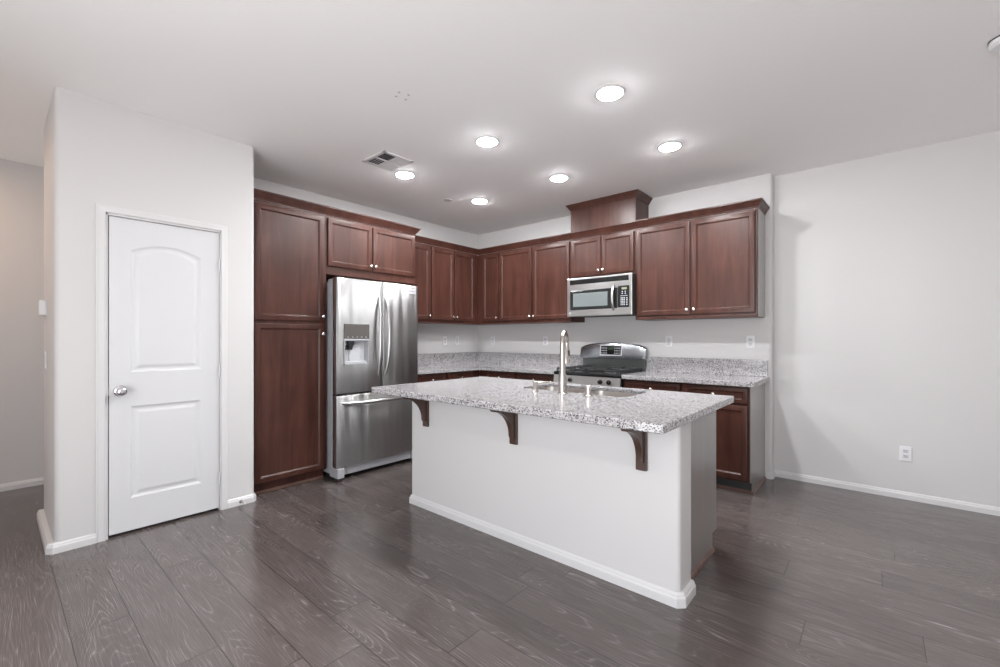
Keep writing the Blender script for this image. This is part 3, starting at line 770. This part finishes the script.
b = MB(o3); b.box(1.826, 2.236, MF - 0.0075, MF - 0.004, 1.604, 1.750, 0.001); b.build('window', M['micro_window'], md)
pts, rr = bow((2.305, MF - 0.002, 1.552), (2.305, MF - 0.002, 1.815), (0, -0.040, 0), 0.016, 14)
b = MB(o3); b.tube(pts, rr, 12, 1.0); b.build('handle', M['steel2'], md, smooth=60)
b = MB(o3); b.box(2.348, 2.472, MF - 0.004, MF + 0.004, 1.578, 1.796, 0.006); mp_ = b.build('control_panel', M['black'], mw)
b = MB(o3); b.box(2.392, 2.446, MF - 0.0052, MF - 0.0035, 1.758, 1.778); b.build('clock_display', M['display'], mp_)
b = MB(o3)
for k in range(2):
    for r_ in range(2): b.box(2.392 + k * 0.032, 2.404 + k * 0.032, MF - 0.0048, MF - 0.0035, 1.712 + r_ * 0.02, 1.722 + r_ * 0.02)
for k in range(4): b.box(2.380 + k * 0.02, 2.393 + k * 0.02, MF - 0.0048, MF - 0.0035, 1.690, 1.697)
for r_ in range(5):
    for k in range(3): b.box(2.380 + k * 0.017, 2.392 + k * 0.017, MF - 0.0048, MF - 0.0035, 1.598 + r_ * 0.017, 1.609 + r_ * 0.017)
    b.box(2.440, 2.454, MF - 0.0048, MF - 0.0035, 1.598 + r_ * 0.017, 1.608 + r_ * 0.017)
b.build('buttons', M['button'], mp_)
b = MB(o3); b.lathe((1.785, MF - 0.0005, 1.538), [(0, 0), (0.013, 0), (0.013, -0.0015), (0, -0.0015)], 'y', 18); b.build('badge', M['badge'], mw)

# ------------------------------------------------------------------ island
IW0, IW1, IWY, IWT = 1.645, 3.646, -2.457, 0.165
IB = 0.024
b = MB((2.6, IWY, 0)); b.prism([(IW0, IWY)] + arc(IW1 - IB, IWY + IB, IB, -90, 0) + [(IW1, IWY + IWT), (IW0, IWY + IWT)], 0, 0.8735)
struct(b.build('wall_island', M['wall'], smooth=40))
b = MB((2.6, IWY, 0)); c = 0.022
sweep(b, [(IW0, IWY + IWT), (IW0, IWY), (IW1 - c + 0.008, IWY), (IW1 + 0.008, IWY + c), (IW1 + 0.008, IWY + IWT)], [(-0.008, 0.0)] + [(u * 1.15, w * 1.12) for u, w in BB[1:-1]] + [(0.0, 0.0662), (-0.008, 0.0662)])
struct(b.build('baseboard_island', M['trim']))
o3 = (2.6, -1.95, 0)
ic = thing('island_cabinet', 'island base cabinet with dark flat end panel, behind the white half wall', 'cabinet', o3)
IX1, IYB = 3.596, -1.672
b = MB(o3)
b.box(IW0, IX1, IWY + IWT + 0.001, IYB - 0.02, 0.1005, 0.64)
b.box(IW0, 2.24, IWY + IWT + 0.001, IYB - 0.02, 0.64, 0.8735); b.box(3.29, IX1, IWY + IWT + 0.001, IYB - 0.02, 0.64, 0.8735)
b.box(2.24, 3.29, IYB - 0.04, IYB - 0.02, 0.64, 0.8735); b.build('carcass', M['wood'], ic)
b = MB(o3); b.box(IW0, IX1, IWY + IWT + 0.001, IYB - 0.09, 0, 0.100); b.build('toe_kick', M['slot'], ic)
b = MB(o3); y0_ = IWY + IWT + 0.001
b.prism([(y0_, 0.0), (IYB - 0.085, 0.0), (IYB - 0.085, 0.10), (IYB, 0.10), (IYB, 0.8735), (y0_, 0.8735)], IX1 + 0.0005, IX1 + 0.0065, 'x'); b.build('end_panel', M['panel'], ic)
b = MB(o3); sweep(b, [(IX1 + 0.007, IWY + IWT + 0.001), (IX1 + 0.007, IYB - 0.085)], [(0, 0), (0.014, 0), (0.014, 0.006), (0.009, 0.018), (0.0, 0.024)]); b.build('shoe_molding', M['shoe'], ic)
fi = lambda u, v, n: (u, IYB - 0.02 + n, v)
for k in range(4):
    a0 = IW0 + 0.01 + k * 0.49; door_front(ic, fi, a0, a0 + 0.476, 0.12, 0.85, org=o3, knob=None)
# counter with sink cut-out
o3 = (2.65, -2.2, CZ0)
KX0, KX1, KY0, KY1 = 1.609, 3.694, -2.793, -1.636
SX0, SX1, SY0, SY1 = 2.440, 3.225, -2.132, -1.770
it = thing('island_countertop', 'polished grey granite island countertop with undermount sink cutout', 'countertop', o3)
b = MB(o3)
def rr_(x0, x1, y0, y1, r, k=5):
    return arc(x1 - r, y1 - r, r, 0, 90, k) + arc(x0 + r, y1 - r, r, 90, 180, k) + arc(x0 + r, y0 + r, r, 180, 270, k) + arc(x1 - r, y0 + r, r, 270, 360, k)
hole = rr_(SX0, SX1, SY0, SY1, 0.06); n_h = len(hole)
ob = rr_(KX0, KX1, KY0, KY1, 0.006, 5)
def ring_at(pts, z): return [b.v((p[0], p[1], z)) for p in pts]
def inset(pts, d):
    return rr_(KX0 + d, KX1 - d, KY0 + d, KY1 - d, 0.006, 5)
hole2 = rr_(SX0 - 0.045, SX1 + 0.045, SY0 - 0.045, SY1 + 0.045, 0.08)
R = [ring_at(hole, CZ1 - 0.020), ring_at(hole2, CZ1 - 0.020), ring_at(hole2, CZ0 - 0.0005), ring_at(inset(ob, 0.004), CZ0 - 0.0005), ring_at(ob, CZ0 + 0.0035), ring_at(ob, CZ1 - 0.004), ring_at(inset(ob, 0.004), CZ1), ring_at(hole, CZ1)]
for A, B in zip(R, R[1:] + R[:1]):
    for i in range(n_h): b.face([A[i], A[(i + 1) % n_h], B[(i + 1) % n_h], B[i]])
b.build('slab', M['granite'], it)
# sink
o3 = (2.77, -1.95, 0.65)
sk = thing('kitchen_sink', 'stainless double-bowl undermount sink in the island countertop', 'sink', o3)
for x0_, x1_ in ((SX0 - 0.006, (SX0 + SX1) / 2 - 0.012), ((SX0 + SX1) / 2 + 0.012, SX1 + 0.006)):
    b = MB(o3); rg = []
    y0_, y1_ = SY0 - 0.006, SY1 + 0.006
    for d, z in ((-0.010, 0.8925), (-0.010, 0.894), (0.0, 0.894), (0.002, 0.880), (0.012, 0.70), (0.03, 0.672), (0.06, 0.668)):
        rg.append([(p[0], p[1], z) for p in rr_(x0_ + d, x1_ - d, y0_ + d, y1_ - d, max(0.05, 0.055 - d), 5)])
    b.loft(rg, cap=False)
    Rl = [b.v(p) for p in rg[-1]]; b.face(Rl); b.build('bowl', M['sink'], sk, smooth=50)
    b = MB(o3); b.lathe(((x0_ + x1_) / 2, -1.95, 0.6685), [(0, 0), (0.045, 0), (0.043, 0.003), (0.030, 0.001), (0, 0.001)], 'z', 20); b.build('drain', M['chrome'], sk, smooth=40)
# faucet
FXc, FYc = 2.845, -2.214
o3 = (FXc, FYc, CZ1)
fa = thing('faucet', 'tall brushed nickel gooseneck pull-down faucet at the island sink', 'faucet', o3)
b = MB(o3); b.lathe((FXc, FYc, CZ1), [(0, 0), (0.031, 0), (0.031, 0.004), (0.0265, 0.008), (0.0255, 0.10), (0.0235, 0.115), (0.022, 0.13), (0, 0.13)], 'z', 24); b.build('base', M['nickel'], fa, smooth=40)
pts = [(FXc, FYc, CZ1 + 0.125), (FXc, FYc, CZ1 + 0.22)]
Rg = 0.075
for i in range(0, 15):
    a = PI - PI * 1.08 * i / 14
    pts.append((FXc + -0.37 * (Rg + Rg * math.cos(a)), FYc + 0.93 * (Rg + Rg * math.cos(a)), CZ1 + 0.312 + Rg * math.sin(a)))
pts = [tuple(p) for p in pts]
b = MB(o3); b.tube(pts, [0.0195, 0.018] + [0.0155] * (len(pts) - 2), 16); b.build('spout', M['nickel'], fa, smooth=60)
e = Vector(pts[-1]); d = (Vector(pts[-1]) - Vector(pts[-2])).normalized()
b = MB(o3); b.tube([e, e + d * 0.02, e + d * 0.09, e + d * 0.115], [0.0165, 0.0185, 0.021, 0.0195], 16); hd = b.build('spray_head', M['nickel'], fa, smooth=50)
b = MB(o3); pc = e + d * 0.045; b.box(pc.x + 0.014, pc.x + 0.022, pc.y - 0.008, pc.y + 0.008, pc.z - 0.02, pc.z + 0.02, 0.003); b.build('spray_button', M['gasket'], hd)
b = MB(o3); b.tube([(FXc - 0.010, FYc + 0.018, CZ1 + 0.075), (FXc - 0.022, FYc + 0.036, CZ1 + 0.08), (FXc - 0.060, FYc + 0.095, CZ1 + 0.110)], [0.010, 0.009, 0.006], 10); b.build('handle', M['nickel'], fa, smooth=60)
# soap pump and air gap
o3 = (2.651, -2.236, CZ1)
sd = thing('soap_dispenser', 'nickel soap dispenser with thin spout, left of the faucet', 'soap dispenser', o3)
b = MB(o3); b.lathe(o3, [(0, 0), (0.024, 0), (0.024, 0.003), (0.017, 0.006), (0.0165, 0.052), (0.0175, 0.054), (0.0175, 0.066), (0.015, 0.068), (0, 0.068)], 'z', 18); b.build('body', M['nickel'], sd, smooth=40)
b = MB(o3); b.tube([(2.655, -2.232, CZ1 + 0.056), (2.69, -2.19, CZ1 + 0.060), (2.72, -2.155, CZ1 + 0.057), (2.735, -2.137, CZ1 + 0.046)], [0.0065, 0.006, 0.0055, 0.005], 10); b.build('spout', M['nickel'], sd, smooth=60)
o3 = (3.028, -2.212, CZ1)
ag = thing('air_gap_cap', 'short nickel dishwasher air gap cylinder right of the faucet', 'air gap', o3)
b = MB(o3); b.lathe(o3, [(0, 0), (0.025, 0), (0.025, 0.003), (0.0215, 0.006), (0.0215, 0.052), (0, 0.052)], 'z', 18); b.build('body', M['nickel'], ag, smooth=40)
b = MB(o3); b.lathe((o3[0], o3[1], CZ1 + 0.0525), [(0, 0), (0.0215, 0), (0.0215, 0.012), (0.018, 0.016), (0, 0.016)], 'z', 18); b.build('cap', M['knob'], ag, smooth=40)
# corbels
def corbel(loc, label):
    c_ = thing('corbel', label, 'bracket', loc, 'corbels under the island countertop')
    x, y, zt = loc
    b = MB(loc); b.box(x - 0.027, x + 0.027, y - 0.020, y - 0.0005, zt - 0.262, zt - 0.001, 0.002); b.build('back_plate', M['corbel'], c_)
    b = MB(loc); yo = y - 0.0205
    curve = [(y - 0.212, zt - 0.028)]
    for i in range(13):
        a = PI / 2 * i / 12
        curve.append((y - 0.202 + 0.162 * math.sin(a), zt - 0.040 - 0.150 * (1 - math.cos(a)) - 0.012 * math.sin(a)))
    curve += [(y - 0.040, zt - 0.212), (y - 0.034, zt - 0.212), (y - 0.034, zt - 0.222), (yo, zt - 0.222)]
    b.prism([(yo, zt - 0.001), (y - 0.212, zt - 0.001)] + curve, x - 0.017, x + 0.017, 'x', bev=0.0015); b.build('scroll_bracket', M['corbel'], c_, smooth=30)
    return c_
LZ = CZ0 - 0.0005
c0 = corbel((1.820, IWY, LZ), 'leftmost brown corbel under the island countertop, in front of the refrigerator')
dup(c0, (2.654, IWY, LZ), 'middle brown corbel under the island countertop, centred on the white half wall', 'corbels under the island countertop')
dup(c0, (3.466, IWY, LZ), 'rightmost brown corbel under the island countertop, near its rounded white corner', 'corbels under the island countertop')

# ------------------------------------------------------------------ outlets and switches
def plate(loc, axis, sg, label, w=0.070, h=0.115, kind='outlet', group=None):
    nm = 'electrical_outlet' if kind == 'outlet' else 'light_switch'
    t = thing(nm, label, 'outlet' if kind == 'outlet' else 'switch', loc, group)
    x, y, z = loc
    def bx(mb, u0, u1, v0, v1, n0, n1, bev=0.0):
        if axis == 'y': mb.box(x + u0, x + u1, y + sg * n0, y + sg * n1, z + v0, z + v1, bev)
        else: mb.box(x + sg * n0, x + sg * n1, y + u0, y + u1, z + v0, z + v1, bev)
    b = MB(loc); bx(b, -w / 2, w / 2, -h / 2, h / 2, 0.0005, 0.0075, 0.003); b.build('cover_plate', M['plastic'], t)
    if kind == 'outlet':
        for s in (-1, 1):
            b = MB(loc); bx(b, -0.017, 0.017, s * 0.020 - 0.014, s * 0.020 + 0.014, 0.0055, 0.0095, 0.003); r = b.build('receptacle', M['receptacle'], t)
            b = MB(loc)
            for u in (-0.0075, 0.0055): bx(b, u, u + 0.002, s * 0.020 - 0.002, s * 0.020 + 0.008, 0.0094, 0.0099)
            bx(b, -0.002, 0.002, s * 0.020 - 0.010, s * 0.020 - 0.006, 0.0094, 0.0099); b.build('slots', M['slot'], r)
    else:
        b = MB(loc); bx(b, -0.016, 0.016, -0.033, 0.033, 0.0055, 0.0105, 0.002); b.build('rocker', M['receptacle'], t)
    return t
plate((4.518, RY, 0.358), 'y', -1, 'white duplex outlet low on the bare right wall above the baseboard')
plate((2.723, 0, 1.230), 'y', -1, 'white switch plate on the range wall just right of the stove', kind='switch')
plate((3.466, 0, 1.230), 'y', -1, 'white outlet on the range wall above the far right end of the countertop')
plate((0.290, 0, 1.230), 'y', -1, 'white outlet on the range wall nearest the room corner')
plate((1.180, 0, 1.230), 'y', -1, 'white outlet on the range wall left of the faucet')
plate((0, -0.640, 1.230), 'x', 1, 'white outlet on the refrigerator wall close to the refrigerator')
plate((0, -0.420, 1.230), 'x', 1, 'white switch plate on the refrigerator wall close to the room corner', kind='switch')
plate((0.12, YP0, 1.118), 'y', -1, 'white switch plate on the narrow side of the pantry wall, below the sensor box', kind='switch')
o3 = (0.11, YP0, 1.47)
th = thing('thermostat', 'small white wall thermostat box on the narrow side of the pantry wall', 'thermostat', o3)
b = MB(o3); b.box(0.055, 0.165, YP0 - 0.006, YP0 - 0.0005, 1.415, 1.520, 0.002); b.build('back_plate', M['plastic'], th)
b = MB(o3); b.box(0.058, 0.160, YP0 - 0.036, YP0 - 0.0055, 1.418, 1.517, 0.005); b.build('housing', M['plastic'], th)

# ------------------------------------------------------------------ ceiling fixtures
M['added_lamp'] = plain('added_lamp_lens', (0.9, 0.9, 0.9), 0.5, emit=(1.0, 0.975, 0.95), es=170.0)
def downlight(loc, label, lens='lamp'):
    t = thing('recessed_light', label, 'ceiling light', loc, 'recessed ceiling lights over the kitchen')
    x, y, z = loc
    b = MB(loc); prof = [(0.074, -0.0005), (0.093, -0.0005), (0.094, -0.003), (0.090, -0.006), (0.078, -0.008), (0.074, -0.006)]
    rings = [[(x + r * math.cos(2 * PI * k / 36), y + r * math.sin(2 * PI * k / 36), z + h) for k in range(36)] for r, h in prof]
    b.loft(rings, closed=True); b.build('trim_ring', M['trim'], t, smooth=40)
    b = MB(loc); b.lathe(loc, [(0, -0.001), (0.0735, -0.001), (0.0735, -0.0055), (0.060, -0.0125), (0.034, -0.0165), (0, -0.0170)], 'z', 24); b.build('lens', M[lens], t, smooth=40)
    return t
LG = 'recessed ceiling lights over the kitchen'
l0 = downlight((3.125, -2.125, H), 'largest and nearest recessed ceiling light, front right of the six')
for p, lb in (((3.135, -1.143, H), 'recessed ceiling light at the right, nearest the bare right wall'),
              ((2.122, -2.127, H), 'recessed ceiling light above the island, middle of the front row of three'),
              ((2.120, -1.140, H), 'recessed ceiling light nearest the cherry vent cover box'),
              ((1.097, -1.125, H), 'recessed ceiling light nearest the room corner, middle bottom of the six'),
              ((1.107, -2.120, H), 'recessed ceiling light beside the air vent, leftmost of the six')):
    dup(l0, p, lb, LG)
LV = 'added recessed ceiling lights over the living area'  # unseen lights added to brighten the island front and lower walls
l1 = downlight((3.6, -5.2, H), 'added recessed ceiling light in the living area, out of view', 'added_lamp'); l1['group'] = LV
for p in ((5.0, -5.2, H),):
    dup(l1, p, 'added recessed ceiling light in the living area, out of view', LV)

# air vent
o3 = (1.25, -2.405, H)
av = thing('air_vent', 'square white ceiling air register with angled slats, left of the lights', 'air vent', o3)
ax0, ax1, ay0, ay1 = 1.093, 1.407, -2.548, -2.258
b = MB(o3)
for (x0_, x1_, y0_, y1_) in ((ax0, ax1, ay0, ay0 + 0.026), (ax0, ax1, ay1 - 0.026, ay1), (ax0, ax0 + 0.026, ay0, ay1), (ax1 - 0.026, ax1, ay0, ay1)):
    b.box(x0_, x1_, y0_, y1_, H - 0.010, H - 0.0005, 0.002)
xm, ym = (ax0 + ax1) / 2, (ay0 + ay1) / 2
b.box(xm - 0.006, xm + 0.006, ay0 + 0.02, ay1 - 0.02, H - 0.011, H - 0.002); b.box(ax0 + 0.02, ax1 - 0.02, ym - 0.006, ym + 0.006, H - 0.011, H - 0.002)
b.build('frame', M['trim'], av)
b = MB(o3); b.box(ax0 + 0.02, ax1 - 0.02, ay0 + 0.02, ay1 - 0.02, H - 0.0014, H - 0.0004); b.build('duct_opening', M['shade'], av)
b = MB(o3)
def slat(x0_, x1_, y0_, y1_, along, tilt):
    nn = 5
    for k in range(nn):
        if along == 'x':
            yc = y0_ + (y1_ - y0_) * (k + 0.5) / nn; dy = 0.0085
            b.loft([[(x, yc - dy, H - (0.011 if tilt > 0 else 0.003)), (x, yc + dy, H - (0.003 if tilt > 0 else 0.011)), (x, yc + dy, H - (0.002 if tilt > 0 else 0.010)), (x, yc - dy, H - (0.010 if tilt > 0 else 0.002))] for x in (x0_, x1_)])
        else:
            xc = x0_ + (x1_ - x0_) * (k + 0.5) / nn; dx = 0.0085
            b.loft([[(xc - dx, y, H - (0.011 if tilt > 0 else 0.003)), (xc + dx, y, H - (0.003 if tilt > 0 else 0.011)), (xc + dx, y, H - (0.002 if tilt > 0 else 0.010)), (xc - dx, y, H - (0.010 if tilt > 0 else 0.002))] for y in (y0_, y1_)])
slat(ax0 + .026, xm - .006, ay0 + .026, ym - .006, 'x', 1)
slat(xm + .006, ax1 - .026, ay0 + .026, ym - .006, 'y', -1)
slat(ax0 + .026, xm - .006, ym + .006, ay1 - .026, 'y', 1)
slat(xm + .006, ax1 - .026, ym + .006, ay1 - .026, 'x', -1)
b.build('slats', M['trim'], av)
# sprinkler cover, smoke detector, anchor marks
b = MB((0.865, -1.375, H)); b.lathe((0.865, -1.375, H), [(0, -0.0005), (0.042, -0.0005), (0.042, -0.004), (0.040, -0.006), (0, -0.006)], 'z', 24)
tag(b.build('sprinkler_cover', plain('cover_grey', (0.56, 0.55, 0.54), 0.6), smooth=40), 'small round grey sprinkler cover flat on the ceiling near the room corner', 'sprinkler cover')
o3 = (4.835, -1.292, H)
sm = thing('smoke_detector', 'round white smoke detector on the ceiling at the right edge of the view', 'smoke detector', o3)
b = MB(o3); b.lathe(o3, [(0, -0.0005), (0.066, -0.0005), (0.066, -0.006), (0, -0.006)], 'z', 32); b.build('base', M['gasket'], sm, smooth=40)
b = MB(o3); b.lathe(o3, [(0, -0.0065), (0.064, -0.0065), (0.065, -0.026), (0.054, -0.038), (0.02, -0.042), (0, -0.042)], 'z', 32); b.build('housing', M['plastic'], sm, smooth=40)
mk = None
for k, (dx, dy) in enumerate(((-0.03, -0.02), (0.02, -0.035), (-0.015, 0.04), (0.04, 0.02))):
    p = (2.145 + dx, -2.925 + dy, H)
    lb = 'tiny reddish patched screw mark in the cluster of four on the ceiling'
    if mk is None:
        b = MB(p); b.lathe(p, [(0, -0.0004), (0.008, -0.0004), (0.007, -0.0012), (0, -0.0012)], 'z', 10); mk = tag(b.build('screw_mark', M['soffit_mark']), lb, 'screw mark', 'four patched screw marks on the ceiling')
    else:
        c_ = mk.copy(); COL.objects.link(c_); c_.location = p
